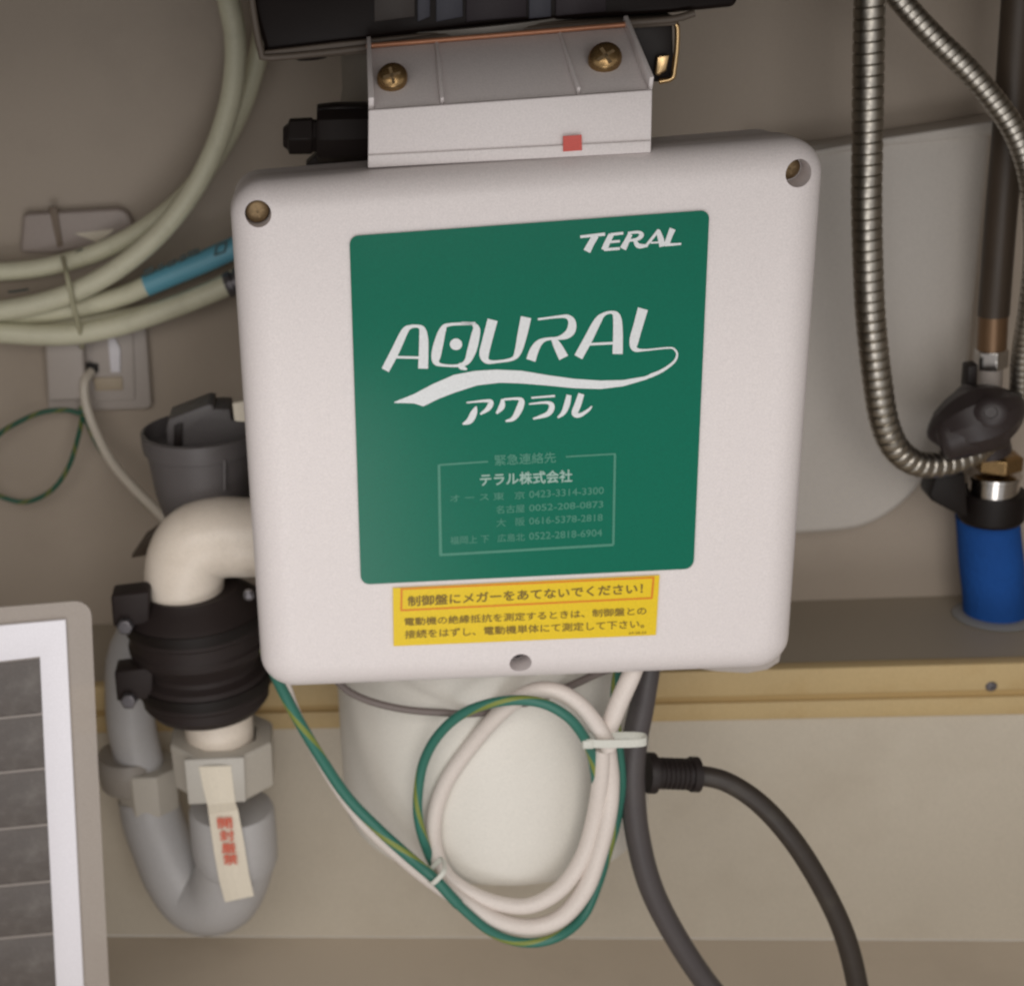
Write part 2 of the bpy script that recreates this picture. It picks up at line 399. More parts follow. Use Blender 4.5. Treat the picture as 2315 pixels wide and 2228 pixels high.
def ell(cx, cy, rx, ry, n=24): return [(cx+rx*math.cos(2*PI*k/n), cy+ry*math.sin(2*PI*k/n)) for k in range(n)]
def rp(corners, rad): return [(p.x, p.y) for p in rrect([V((x, y, 0)) for x, y in corners], rad)]
gs_c = rp([(790, 534), (1604, 475), (1568, 1285), (816, 1321)], 20)
def slab(poly, w, th, m, parent, name, fpt=None):
    fpt = fpt or B
    return link(name, fix(prism([fpt(x, y, w) for x, y in poly], BN, -th)), m, parent)
gs = slab(gs_c, .0004, .0006, 'green', cb, 'green_sticker')
def z6(p): return (820+p[0]/2.513, 660+p[1]/2.513)
def z5(p): return (780+p[0]/2.279, 460+p[1]/2.279)
def strokes(list_, fn, sc_, w, m, parent, name, extra=(), fpt=None):
    ms_ = [flat(ribbon([(*fn((x, y)), wd_/sc_) for x, y, wd_ in s]), w+i*.000012, fpt) for i, s in enumerate(list_)]
    ms_ += [flat([list(e)], w-.00004*(i+1), fpt) for i, e in enumerate(extra)]
    return link(name, merge(*ms_), m, parent)
AQ = [
 [(128, 444, 46), (185, 335, 48), (238, 225, 40), (272, 198, 22), (315, 195, 18), (338, 212, 36), (346, 260, 50), (346, 340, 54), (343, 435, 56)],
 [(190, 370, 14), (325, 373, 14)],
 [(640, 178, 16), (490, 186, 18), (455, 215, 38), (432, 290, 54), (417, 360, 54), (418, 398, 36), (450, 415, 16), (540, 418, 16), (592, 395, 34), (620, 330, 52), (640, 250, 50), (645, 205, 38), (620, 180, 16), (560, 176, 14)],
 [(545, 408, 22), (562, 426, 30), (592, 440, 10)],
 [(738, 158, 58), (706, 280, 56), (690, 355, 54), (708, 393, 30), (760, 396, 16), (850, 380, 20), (882, 340, 40), (905, 250, 54), (928, 143, 60)],
 [(995, 155, 12), (1100, 142, 14), (1160, 140, 24), (1188, 168, 42), (1185, 215, 50), (1158, 245, 42), (1110, 262, 20), (1045, 268, 18), (1004, 288, 36), (975, 330, 50), (955, 388, 54)],
 [(1085, 268, 30), (1110, 312, 48), (1142, 374, 56)],
 [(1225, 370, 50), (1280, 270, 50), (1335, 165, 42), (1372, 126, 20), (1415, 116, 18), (1443, 140, 44), (1450, 220, 54), (1448, 352, 58)],
 [(1285, 297, 14), (1430, 290, 14)],
 [(1592, 95, 58), (1565, 190, 54), (1542, 275, 52), (1545, 322, 32), (1600, 330, 12), (1740, 317, 10), (1775, 330, 11), (1786, 360, 12), (1765, 400, 14), (1700, 447, 18), (1630, 478, 22)],
]
sw = [(180, 624), (290, 580), (400, 522), (520, 470), (640, 448), (760, 441), (900, 447), (1050, 472), (1200, 493), (1350, 503), (1480, 500), (1600, 480), (1680, 452),
      (1690, 462), (1610, 497), (1480, 535), (1350, 551), (1200, 546), (1050, 531), (900, 519), (780, 515), (650, 530), (520, 572), (430, 607), (345, 649), (290, 632), (180, 630)]
strokes(AQ, z6, 2.513, .0006, 'ink', gs, 'logo_lettering', [[z6(p) for p in ell(530, 297, 35, 33)], [z6(p) for p in sw]])
KA = [
 [(590, 628, 8), (700, 618, 16), (728, 628, 30), (712, 662, 28), (668, 694, 10)], [(645, 650, 8), (632, 685, 36), (608, 730, 36), (568, 750, 10)],
 [(795, 608, 16), (790, 650, 34), (760, 690, 12)], [(800, 610, 12), (880, 606, 16), (902, 622, 34), (886, 672, 38), (856, 718, 26), (812, 734, 10)],
 [(958, 601, 10), (1092, 590, 12)], [(945, 636, 8), (1045, 628, 16), (1074, 648, 32), (1052, 692, 28), (968, 720, 10)],
 [(1172, 585, 28), (1160, 640, 34), (1140, 685, 26), (1108, 714, 10)], [(1242, 578, 34), (1222, 640, 38), (1205, 688, 36), (1232, 700, 24), (1280, 672, 16), (1302, 648, 8)]]
strokes(KA, z6, 2.513, .0006, 'ink', gs, 'katakana_lettering')
TE = [
 [(1212, 172, 14), (1340, 158, 17)], [(1292, 165, 34), (1268, 205, 34), (1246, 247, 38)],
 [(1372, 160, 28), (1352, 200, 30), (1335, 240, 32)], [(1368, 160, 14), (1434, 153, 14)], [(1352, 200, 13), (1416, 194, 13)], [(1334, 238, 15), (1416, 232, 14)],
 [(1470, 158, 24), (1452, 195, 28), (1432, 234, 34)], [(1458, 153, 14), (1510, 148, 15), (1528, 162, 24), (1508, 183, 18), (1462, 192, 11)], [(1492, 190, 16), (1512, 218, 26), (1560, 217, 12)],
 [(1548, 222, 14), (1590, 170, 15), (1617, 134, 13)], [(1612, 138, 22), (1626, 180, 30), (1636, 222, 32)], [(1575, 203, 9), (1622, 200, 9)],
 [(1688, 130, 32), (1672, 170, 28), (1658, 210, 28)], [(1650, 214, 15), (1732, 208, 11)]]
strokes(TE, z5, 2.279, .0006, 'ink', gs, 'maker_lettering')
# contact box outline
def zc(p): return (940+p[0]/3.92, 990+p[1]/3.92)
strokes([[(640, 208, 14), (210, 238, 16)], [(205, 235, 22), (220, 1035, 26)], [(210, 1035, 22), (1750, 945, 22)], [(1750, 945, 20), (1765, 140, 20)], [(1770, 140, 14), (1330, 165, 14)]],
        zc, 3.92, .0006, 'inkdim', gs, 'contact_frame')
def text_mesh(s, bold=0.0):
    c = bpy.data.curves.new('t', 'FONT'); c.body = s; c.size = 1; c.resolution_u = 3
    o = bpy.data.objects.new('t', c); COL.objects.link(o)
    dg = bpy.context.evaluated_depsgraph_get(); dg.update(); me = bpy.data.meshes.new_from_object(o.evaluated_get(dg))
    bpy.data.objects.remove(o); return me
def text(s, tl, tr, br, bl, m, parent, name, w=.0006, bold=0.0, fpt=None, box_=None):
    """lettering fitted to a quad given in photo pixels on a flat face"""
    fpt = fpt or B; me = text_mesh(s, bold)
    xs = [v.co.x for v in me.vertices]; ys = [v.co.y for v in me.vertices]
    x0, x1, y0, y1 = min(xs), max(xs), min(ys), max(ys)
    if bold:            # heavier strokes: shifted copies, each a hair above the last
        k0 = [(0, 0)] + [(math.cos(q)*bold, math.sin(q)*bold) for q in (0, 2.1, 4.2)]
        ms_ = []
        for k, (dx, dy) in enumerate(k0):
            c_ = me.copy(); c_.transform(Matrix.Translation((dx, dy, k*.00002))); ms_.append(c_)
        me = merge(*ms_)
    for v in me.vertices:
        a = (v.co.x-x0)/(x1-x0); b_ = (v.co.y-y0)/(y1-y0); wz = w+v.co.z
        top = (tl[0]+(tr[0]-tl[0])*a, tl[1]+(tr[1]-tl[1])*a); bot = (bl[0]+(br[0]-bl[0])*a, bl[1]+(br[1]-bl[1])*a)
        v.co = fpt(bot[0]+(top[0]-bot[0])*b_, bot[1]+(top[1]-bot[1])*b_, wz)
    me.materials.clear()
    return link(name, me, m, parent)
def tz(s, x0, x1, ya, yb, hh, m, name, bold=0.0):      # x0..x1 in the contact crop; ya, yb top at the left and right; hh height
    return text(s, zc((x0, ya)), zc((x1, yb)), zc((x1, yb+hh)), zc((x0, ya+hh)), m, gs, name, bold=bold)
tz('緊急連絡先', 700, 1240, 150, 122, 95, 'inkdim', 'heading_lettering', .015)
tz('テラル株式会社', 570, 1385, 318, 280, 108, 'inkmid', 'company_lettering', .03)
tz('オ ー ス 東   京', 305, 965, 500, 470, 68, 'inkdim', 'address_lettering', .01)
tz('0423-3314-3300', 1005, 1665, 468, 432, 62, 'inkdim', 'number_lettering', .01)
tz('名古屋', 712, 965, 600, 586, 70, 'inkdim', 'address_lettering', .01)
tz('0052-208-0873', 1005, 1660, 590, 556, 58, 'inkdim', 'number_lettering', .01)
tz('大   阪', 715, 965, 715, 702, 72, 'inkdim', 'address_lettering', .01)
tz('0616-5378-2818', 1005, 1655, 705, 672, 60, 'inkdim', 'number_lettering', .01)
tz('福岡上 下   広島北', 305, 965, 872, 840, 70, 'inkdim', 'address_lettering', .01)
tz('0522-2818-6904', 1005, 1650, 838, 806, 62, 'inkdim', 'number_lettering', .01)
# yellow warning label
yl = slab([(888, 1329), (1491, 1300), (1483, 1435), (890, 1460)], .0003, .0005, 'yellow', cb, 'warning_label')
def zy(p): return (860+p[0]/2.97, 1280+p[1]/2.97)
strokes([[(135, 152, 12), (1838, 74, 12)], [(1835, 70, 13), (1822, 214, 13)], [(1825, 212, 12), (135, 295, 12)], [(140, 295, 13), (143, 152, 13)]], zy, 2.97, .0005, 'orange', yl, 'border_line')
def ty(s, x0, x1, ya, yb, hh, name, bold=.02):
    return text(s, zy((x0, ya)), zy((x1, yb)), zy((x1, yb+hh)), zy((x0, ya+hh)), 'olive', yl, name, .0005, bold)
ty('制御盤にメガーをあてないでください！', 185, 1760, 200, 112, 68, 'warning_lettering', .03)
ty('電動機の絶縁抵抗を測定するときは、制御盤との', 162, 1785, 345, 270, 54, 'warning_lettering')
ty('接続をはずし、電動機単体にて測定して下さい。', 165, 1770, 428, 356, 56, 'warning_lettering')
ty('AP-08-04', 1665, 1785, 440, 434, 18, 'code_lettering', .0)

# ------------------------------------------------------------------ mounting bracket above the box
YB = -.368
br = thing('mounting_bracket', P(1150, 340, YB), 'white open-topped bracket with two brass screws and red square above the control box', 'bracket')
def W3(pts, Y): return [P(x, y, Y) for x, y in pts]
f0, f1, f2, f3 = P(833, 249, YB), P(1475, 203, YB), P(1472, 345, YB), P(832, 378, YB)
link('front_lip', prism([f0, f1, f2, f3], (0, 1, 0), .004, .0008), 'white', br)
f4, f5 = P(1472, 318, YB-.0016), P(832, 351, YB-.0016)
link('lower_step', prism([f5, f4, P(1471, 345, YB-.0016), P(832, 380, YB-.0016)], (0, 1, 0), .0014, .0006), 'white', br)
b0, b1 = P(832, 110, YB+.056), P(1414, 62, YB+.056)
link('sloping_plate', prism([f0+V((0, .004, -.002)), f1+V((0, .004, -.002)), b1, b0], (0, .6, -.8), .003, .0004), 'white', br)
pn = (f1-f0).cross(b0-f0).normalized()
if pn.y > 0: pn = -pn
def plate(px, py, off=0):
    d = ray(px, py); o = f0+V((0, .004, -.002))+pn*off; return CAM+d*((o-CAM).dot(pn)/d.dot(pn))
link('rib', prism([plate(981, 103), plate(990, 102), plate(1004, 239), plate(995, 240)], pn, .0055, .0008), 'white', br)
link('rib', prism([plate(1258, 82), plate(1266, 82), plate(1312, 216), plate(1303, 217)], pn, .0055, .0008), 'white', br)
link('side_cheek', prism([plate(1406, 66), plate(1416, 64), plate(1475, 204), plate(1465, 206)], pn, .009, .0006), 'white', br)
link('side_cheek', prism([plate(829, 112), plate(838, 110), plate(846, 250), plate(833, 251)], pn, .009, .0006), 'white', br)
link('glint_edge', tube([b0+V((-.001, -.001, .0016)), b1+V((.001, -.001, .0016))], .0016, 10, .02), 'reflo', br)  # orange reflection along the plate's top edge, built as a strip
dcam = (CAM-P(1100, 150, YB)).normalized()
pan_screw(plate(887, 178, .004), (pn*.3+dcam*.7), .0090, 'brass', br, h=.0075, rot=.2)
pan_screw(plate(1367, 134, .004), (pn*.3+dcam*.7), .0094, 'brass', br, h=.0080, rot=.5)
link('red_square', prism(W3([(1273, 308), (1315, 305), (1316, 340), (1273, 343)], YB-.0024), (0, 1, 0), .0004), 'red', br)

# ------------------------------------------------------------------ disposer body
YD = -.222
cL, cR = P(760, 1580, YD+.0), P(1470, 1560, YD)
cxd = (cL.x+cR.x)/2; RD = (cR.x-cL.x)/2*.985
zb = P(1150, 2003, YD-RD*.97).z
dsp = thing('waste_disposer', (cxd, YD, zb), 'cylindrical white food waste disposer body hanging behind the control box', 'disposer')
zs = P(1000, 1500, YD-RD).z
ztop = P(800, 130, YD).z
link('lower_housing', lathe((cxd, YD, zb), (0, 0, 1), [(0, 0), (RD*.955, 0), (RD*.975, .0010), (RD*.990, .0040), (RD*.997, .009), (RD*1.0, .016), (RD, .16), (RD, zs-zb)], 72), 'whiteb', dsp)
link('upper_housing', lathe((cxd, YD, zs), (0, 0, 1), [(RD*1.0, .0005), (RD*.97, .12), (RD*.90, P(700, 345, YD).z-zs), (RD*.84, P(700, 300, YD).z-zs), (RD*.80, P(765, 250, YD).z-zs), (RD*.77, P(765, 200, YD).z-zs), (RD*.77, ztop-zs+.02)], 72), 'bodyshade', dsp)
# black inlet fitting on the left of the housing
ft = thing('inlet_fitting', P(770, 310, YD-.03), 'black inlet fitting with hexagonal stub left of the white bracket', 'pipe fitting')
yf = -.30
a0 = P(716, 308, yf); a1 = P(845, 304, yf)
link('collar', lathe(a0, a1-a0, [(0, 0), (.0150, 0), (.0165, .002), (.0165, .012), (.0162, .036)], 8), 'blackf', ft)
st = lathe(P(640, 309, yf), a1-a0, [(0, 0), (.0065, 0), (.0090, .003), (.0120, .004), (.0122, .018), (.0108, .0185), (.0108, .024)], 6, ang=20)
link('hex_stub', bev(st, .0004, 1), 'blackf', ft)
pb = W3([(716, 245), (760, 240), (768, 240), (832, 240), (832, 375), (690, 375), (722, 345), (716, 300)], yf+.004)
link('block', prism(pb, (0, 1, 0), .02, .001), 'blackf', ft)

# ------------------------------------------------------------------ dark housing at the top edge
YT = -.30
top = thing('sink_strainer_housing', P(1100, 20, YT), 'dark glossy housing with grey rim under the sink, cut by the top edge', 'sink drain')
o1 = W3([(556, -140), (566, 0), (598, 112), (604, 122), (900, 82), (1200, 50), (1520, 30), (1664, 16), (1668, 0), (1672, -160)], YT)
link('housing', prism(o1, (0, 1, 0), .16, .004, 3), 'sinkd', top)
for x0_, x1_, mt_ in ((846, 938, 'reflg'), (944, 972, 'reflb'), (986, 1046, 'reflb'), (1054, 1190, 'reflm'), (1196, 1246, 'reflb'), (1256, 1370, 'reflm')):
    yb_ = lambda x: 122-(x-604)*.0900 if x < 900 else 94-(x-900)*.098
    link('painted_reflection', prism(W3([(x0_, -150), (x1_, -150), (x1_, min(yb_(x1_), 60)-22), (x0_, min(yb_(x0_), 72)-22)], YT-.0012), (0, 1, 0), .0025, .0004), mt_, top)  # thin slabs standing in for window reflections on the glossy face
rim = [P(x, y, YT-.004) for x, y in ((566, -20), (578, 60), (592, 120), (612, 130), (800, 112), (1000, 84), (1250, 62), (1500, 46), (1570, 30))]
link('rim', tube(rim, lambda t, s: .0023, 10, .004), 'sinkr', top)
lo = W3([(590, 116), (760, 96), (1000, 72), (1250, 50), (1530, 38), (1530, 58), (1250, 76), (1010, 100), (830, 122), (760, 128), (605, 138)], YT-.004)
link('lower_lip', prism(lo, (0, 1, 0), .05, .001), 'sinkr', top)
link('knob', lathe(P(705, 126, YT+.01), (0, 0, -1), [(0, -.006), (.012, -.005), (.0125, -.001), (.009, .002), (0, .0025)], 24), 'blackf', top)
lt = thing('latch_bracket', P(1480, 160, -.29), 'dark latch with bent gold metal edge right of the white bracket', 'latch')
link('latch_plate', prism(W3([(1410, 40), (1520, 52), (1524, 165), (1518, 182), (1476, 186), (1462, 150)], -.285), (0, 1, 0), .03, .001), 'blackf', lt)
link('gold_edge', tube([P(x, y, -.292) for x, y in ((1505, 50), (1524, 52), (1531, 64), (1530, 110), (1524, 158), (1519, 178), (1490, 185))], .0016, 10, .002), 'gold', lt)
link('brass_tab', prism(W3([(1486, 128), (1514, 124), (1506, 160), (1488, 172), (1481, 168)], -.291), (0, 1, 0), .003, .0006), 'gold', lt)

# ------------------------------------------------------------------ cables under the box
ca = thing('white_cable', P(1250, 1700, -.34), 'thick white cable looped under the control box with two turns', 'cable')
outer = [(1440, 1490, -0.355), (1425, 1530, -0.355), (1392, 1605, -0.355), (1372, 1670, -0.353), (1380, 1760, -0.348), (1374, 1840, -0.348), (1352, 1930, -0.348), (1322, 2010, -0.350), (1270, 2072, -0.352), (1205, 2094, -0.354), (1130, 2082, -0.355), (1055, 2042, -0.353), (975, 1988, -0.346), (895, 1925, -0.335), (818, 1856, -0.327), (756, 1772, -0.325), (706, 1685, -0.327), (664, 1600, -0.332), (632, 1500, -0.340)]
def cr(r0): return lambda t, s: r0
outer_r = lambda t, s: .0060 if t < .62 else (.0060-.0022*min(1, (t-.62)/.12))
link('outer_turn', tube(path(outer), outer_r, 18, .003), 'cable', ca)
inner = [(1378, 1690, -0.360), (1350, 1640, -0.360), (1308, 1590, -0.359), (1255, 1561, -0.356), (1198, 1564, -0.352), (1140, 1602, -0.345), (1075, 1672, -0.335), (1012, 1760, -0.330), (983, 1840, -0.328), (983, 1915, -0.330), (1008, 1975, -0.340), (1065, 2018, -0.347), (1140, 2044, -0.350), (1205, 2044, -0.350), (1270, 2005, -0.348), (1318, 1935, -0.346), (1344, 1850, -0.346), (1358, 1760, -0.351), (1362, 1690, -0.355)]
link('inner_turn', tube(path(inner), .0056, 18, .003), 'cable', ca)
# small printed specks on the jacket
gw = [(600, 1470, -0.355), (625, 1530, -0.342), (665, 1610, -0.338), (725, 1712, -0.335), (785, 1800, -0.335), (850, 1868, -0.340), (920, 1932, -0.346), (985, 1988, -0.358), (1045, 2052, -0.362), (1115, 2108, -0.362), (1190, 2130, -0.360), (1262, 2116, -0.358), (1318, 2070, -0.345), (1350, 2000, -0.335), (1376, 1915, -0.332), (1394, 1850, -0.332), (1404, 1760, -0.340), (1392, 1640, -0.345), (1392, 1560, -0.340), (1400, 1510, -0.340)]
ge = thing('earth_wire', P(1000, 1800, -.34), 'green and yellow earth wire looping round the white cable coil', 'wire')
link('long_run', tube(path(gw), lambda t, s: .0034 if t > .45 else .0040, 14, .003), 'gy', ge)
gl = [(1352, 1830, -0.344), (1349, 1770, -0.350), (1338, 1704, -0.355), (1318, 1662, -0.366), (1286, 1622, -0.369), (1235, 1592, -0.367), (1175, 1582, -0.364), (1105, 1590, -0.360), (1040, 1616, -0.352), (988, 1665, -0.344), (957, 1725, -0.338), (945, 1795, -0.336), (946, 1850, -0.336), (960, 1905, -0.335), (985, 1962, -0.332), (1025, 2010, -0.335), (1080, 2052, -0.340)]
link('upper_loop', tube(path(gl), .0034, 14, .003), 'gy', ge)
sg = thing('sagging_grey_cable', P(900, 1600, -.33), 'thin grey cable sagging across the white disposer body', 'cable')
link('cable_run', tube(path([(735, 1500, -0.350), (775, 1552, -0.342), (830, 1582, -0.339), (910, 1602, -0.339), (1000, 1610, -0.338), (1070, 1612, -0.336), (1150, 1600, -0.332), (1230, 1575, -0.332), (1300, 1545, -0.335), (1355, 1520, -0.340), (1400, 1505, -0.345)]), .0026, 12, .003), 'greywire', sg)
# ties
def tie(name, pts, Y, hw, label, mt='tie', head=None, thick=.001, depth=.014):
    t = thing(name, P(*pts[0], Y), label, 'cable tie')
    a, b_ = P(*pts[0], Y), P(*pts[1], Y); ax = (b_-a); L_ = ax.length; ax.normalize(); n_ = ax.cross(V((0, 1, 0))).normalized()
    out = []
    for k in range(28):
        q = 2*PI*k/28; cxx = math.copysign(abs(math.cos(q))**.6, math.cos(q)); syy = math.copysign(abs(math.sin(q))**.6, math.sin(q))
        out.append(a+ax*(L_/2+cxx*L_/2)+V((0, 1, 0))*(syy*depth/2+depth/2))
    vs, fs = [], []
    for p in out:
        c_ = (a+b_)/2+V((0, depth/2, 0)); d_ = (p-c_).normalized()
        vs += [p+n_*hw, p-n_*hw, p-n_*hw-d_*thick, p+n_*hw-d_*thick]
    m_ = len(out)
    for i in range(m_):
        j = (i+1) % m_
        for q in range(4): fs.append((i*4+q, i*4+(q+1) % 4, j*4+(q+1) % 4, j*4+q))
    link('band', smooth_ang(fix(mesh(vs, fs)), 40), mt, t)
    if head:
        h0 = P(*head, Y); e1 = ax*.0035; e2 = n_*.003
        link('head', prism([h0-e1-e2, h0+e1-e2, h0+e1+e2, h0-e1+e2], (0, 1, 0), .005, .0008), mt, t)
    return t
tie('zip_tie', [(1318, 1682), (1466, 1680)], -.370, .0029, 'white zip tie binding white cable loop to the black hose', head=(1330, 1684), depth=.011)
tie('zip_tie', [(972, 2005), (1008, 1968)], -.366, .0016, 'small nylon zip tie round green wire at lower left of cable loop', head=None, depth=.02)

# black hoses
bh = thing('black_drain_hose', P(1450, 1900, -.33), 'long black hose curving down from the control box to the bottom edge', 'hose')
link('hose', tube(path([(1474, 1470, -.325), (1466, 1520, -.325), (1450, 1600, -.328), (1436, 1670, -.331), (1430, 1760, -.333), (1440, 1880, -.333), (1470, 2000, -.333), (1524, 2110, -.333), (1600, 2225, -.333), (1690, 2330, -.333)]), lambda t, s: .0066+.0016*min(1, s/.05), 24, .003), 'hose', bh)
bc = thing('black_side_hose', P(1560, 1760, -.32), 'thinner black hose with ribbed connector arching right beside the long hose', 'hose')
c0, c1 = P(1455, 1748, -.322), P(1572, 1752, -.318)
dd = (c1-c0).normalized(); LL = (c1-c0).length
prof = [(0, 0), (.0142, 0), (.0146, .0015), (.0146, LL*.18), (.0135, LL*.19)]
link('flange', lathe(P(1461, 1746, -.322), dd, [(0, 0), (.0138, 0), (.0142, .0006), (.0142, .0055), (.0112, .0062), (.0105, .0135)], 24), 'blackf', bc)
rb = [(.0100, 0)]
for k in range(6):
    z0_ = .0015+k*.0032; rb += [(.0100, z0_), (.0110, z0_+.0006), (.0110, z0_+.0018), (.0100, z0_+.0024)]
rb += [(.0102, .0208), (.0122, .0212), (.0122, .0262), (.0085, .0268)]
link('ribbed_connector', lathe(P(1490, 1747, -.322), dd, rb, 32, ang=25), 'blackf', bc)
link('hose', tube(path([(1520, 1750, -.32), (1580, 1752, -.32), (1645, 1768, -.322), (1720, 1818, -.326), (1795, 1902, -.33), (1862, 2010, -.33), (1910, 2115, -.33), (1938, 2225, -.33), (1950, 2330, -.33)]), .0070, 24, .003), 'hosed', bc)

# ------------------------------------------------------------------ white elbow and rubber coupling
YE = -.235
el = thing('drain_elbow', P(450, 1200, YE), 'cream white pipe elbow bending down out of the control box side', 'pipe')
link('elbow', tube(path([(640, 1212, YE), (560, 1214, YE), (500, 1214, YE), (448, 1228, YE), (424, 1262, YE), (416, 1310, YE), (422, 1370, YE), (430, 1420, YE)]),
     lambda t, s: 0.0285+.002*math.sin(PI*min(1, t)), 40, .003), 'pvcw', el)
cpl = thing('rubber_coupling', P(430, 1460, YE), 'ribbed black rubber coupling with two clamp bands below the cream elbow', 'coupling')
ctop, cbot = P(432, 1330, YE), P(468, 1588, YE)
ax_ = (cbot-ctop); La = ax_.length; ax_.normalize()
rc = .0540
pr = [(.026, .0), (.036, -.001), (.041, .004), (rc*.93, .010), (rc, .014), (rc, .024), (rc*.95, .026), (rc*.96, .034), (rc*.99, .036), (rc*.985, .040), (rc*.86, .047), (rc*.82, .052), (rc*.83, .055), (rc*.92, .058), (rc*.94, .062), (rc*.94, .072), (rc*.90, .074), (rc*.90, .080), (rc*.80, .086), (rc*.66, .0875), (.024, .0875)]
sc_l = La/.0875*1.02
link('sleeve', lathe(ctop, ax_, [(r_, h*sc_l) for r_, h in pr], 56, ang=28), 'rubber', cpl)
for (hh, r_, cc) in ((.018, rc+.0010, (232, 290)), (.066, rc*.945+.0010, (0, 0))):
    h0 = ctop+ax_*(hh-.0045)*sc_l
    bo = link('clamp_band', lathe(h0, ax_, [(r_-.002, 0), (r_, .0003), (r_+.0004, .004), (r_, .0085), (r_-.002, .0088)], 56), 'black', cpl)
for (bx0, by0, bx1, by1) in ((250, 1346, 318, 1412), (258, 1517, 326, 1580)):
    ho = link('clamp_housing', prism(W3([(bx0, by0+2), (bx1+20, by0-8), (bx1+20, by1), (bx0+6, by1+6)], YE-.034), (0, 1, 0), .022, .0018), 'rubber', cpl)
    hc_ = P(bx0+34, by1+2, YE-.036)
    hx = lathe(hc_, (CAM-hc_)*.4+V((-.1, 0, -.15)), [(0, -.010), (.0062, -.010), (.0064, .004), (.0050, .0052), (0, .0052)], 6, ang=20)
    link('clamp_screw', bev(hx, .0004, 1), 'clampscrew', ho)
link('clamp_screw', lathe(P(563, 1342, YE-.044), (0, -1, 0), [(0, 0), (.0042, 0), (.0042, .003), (.002, .0045), (0, .0045)], 12), 'clampscrew', cpl)

# ------------------------------------------------------------------ grey trap
YP = -.225
tr = thing('grey_trap', P(450, 1900, YP), 'grey plastic U-bend trap with taped joint below the black coupling', 'drain trap')
up_ = (P(488, 1650, YP)-P(515, 1940, YP)).normalized()
q0 = P(490, 1560, YP); q1 = P(497, 1668, YP)
link('white_spigot', lathe(q1+up_*-.012, up_, [(.0240, 0), (.0268, .003), (.0270, .058)], 44), 'pvcw', tr)
nb = P(504, 1817, YP-.038); nb.y = YP
nt_ = P(500, 1712, YP-.038); hn = (nt_-P(504, 1817, YP-.038)).length
nut = lathe(nb, up_, [(.0330, 0), (.0405, .0015), (.0415, .004), (.0425, hn-.003), (.0415, hn), (.0290, hn), (.0285, hn-.012), (.0270, hn-.0125)], 8, ang=15, rot=PI/8)
link('union_nut', bev(nut, .0012, 3, 20), 'pvct', tr)
link('front_facet', bev(prism(W3([(416, 1718), (552, 1712), (556, 1812), (426, 1818)], YP-.0402), (0, 1, 0), .004), .0008, 2), 'pvcf', tr)
q4 = P(530, 1905, YP)
link('socket', lathe(q4, up_, [(.0310, -.020), (.0338, -.012), (.0345, .0), (.0342, .030), (.0325, .034), (.02, .0345)], 48), 'pvcg', tr)
ub = [(530, 1900, YP), (528, 1960, YP+.002), (500, 2022, YP+.010), (444, 2030, YP+.022), (400, 1980, YP+.032), (368, 1910, YP+.040), (345, 1850, YP+.046), (335, 1800, YP+.05)]
link('u_bend', tube(path(ub), lambda t, s: .0318-.0060*t, 40, .003), 'pvcg', tr)
n2b = P(336, 1846, YP+.026); n2b.y = YP+.048
h2_ = (P(306, 1756, YP+.026)-P(336, 1846, YP+.026)).length
link('union_nut', bev(lathe(n2b, up_, [(.0230, 0), (.0262, .0012), (.0268, h2_-.001), (.0255, h2_), (.02, h2_)], 8, ang=15, rot=PI/8), .001, 3, 20), 'pvct', tr)
tp2 = P(290, 1745, YP+.05)
link('flange', lathe(tp2, (P(280, 1600, YP+.05)-P(296, 1760, YP+.05)), [(.0225, -.012), (.0240, -.010), (.0250, 0), (.0262, .004), (.0262, .014), (.0240, .018), (.0190, .018)], 40), 'pvcd', tr)
link('inlet_pipe', tube(path([(316, 1725, YP+.05), (297, 1640, YP+.05), (293, 1560, YP+.05), (297, 1490, YP+.05), (330, 1430, YP+.06), (410, 1400, YP+.07), (500, 1395, YP+.07)]), .0205, 36, .01), 'pvcg', tr)
# tape strip wrapped down the joint
def tape_pt(px, py, base): return P(px, py, base)
rows = [(450, 1732, 522, 1730), (458, 1775, 527, 1772), (469, 1818, 532, 1812), (472, 1840, 538, 1830), (484, 1925, 552, 1905), (496, 1990, 563, 1975), (509, 2038, 574, 2024)]
yt = [YP-.0408, YP-.0409, YP-.0410, YP-.0366, YP-.0360, YP-.0350, YP-.0345]
vs = []
for (x0_, y0_, x1_, y1_), yy in zip(rows, yt):
    for k in range(5):
        t = k/4; vs.append(P(x0_+(x1_-x0_)*t, y0_+(y1_-y0_)*t, yy-.0035*math.sin(PI*t)*.5))
fs = [(i*5+k, i*5+k+1, (i+1)*5+k+1, (i+1)*5+k) for i in range(len(rows)-1) for k in range(4)]
tpm = mesh(vs, fs); 
tpo = thing('seal_tape', P(500, 1900, YP-.036), 'cream tape strip with red characters down the grey trap', 'tape')
tb = link('strip', tpm, 'tape', tpo); sm = tb.modifiers.new('thickness', 'SOLIDIFY'); sm.thickness = .0004; sm.offset = 0
Yt = YP-.0400
def TP(px, py, w): return P(px, py, Yt-w)
kq = [('開', 492, 1849), ('封', 497, 1877), ('厳', 501, 1905), ('禁', 505, 1931)]
for ch, kx, ky in kq:
    text(ch, (kx-1, ky), (kx+31, ky-1), (kx+33, ky+22), (kx+1, ky+23), 'redink', tb, 'red_lettering', bold=.03, fpt=TP)

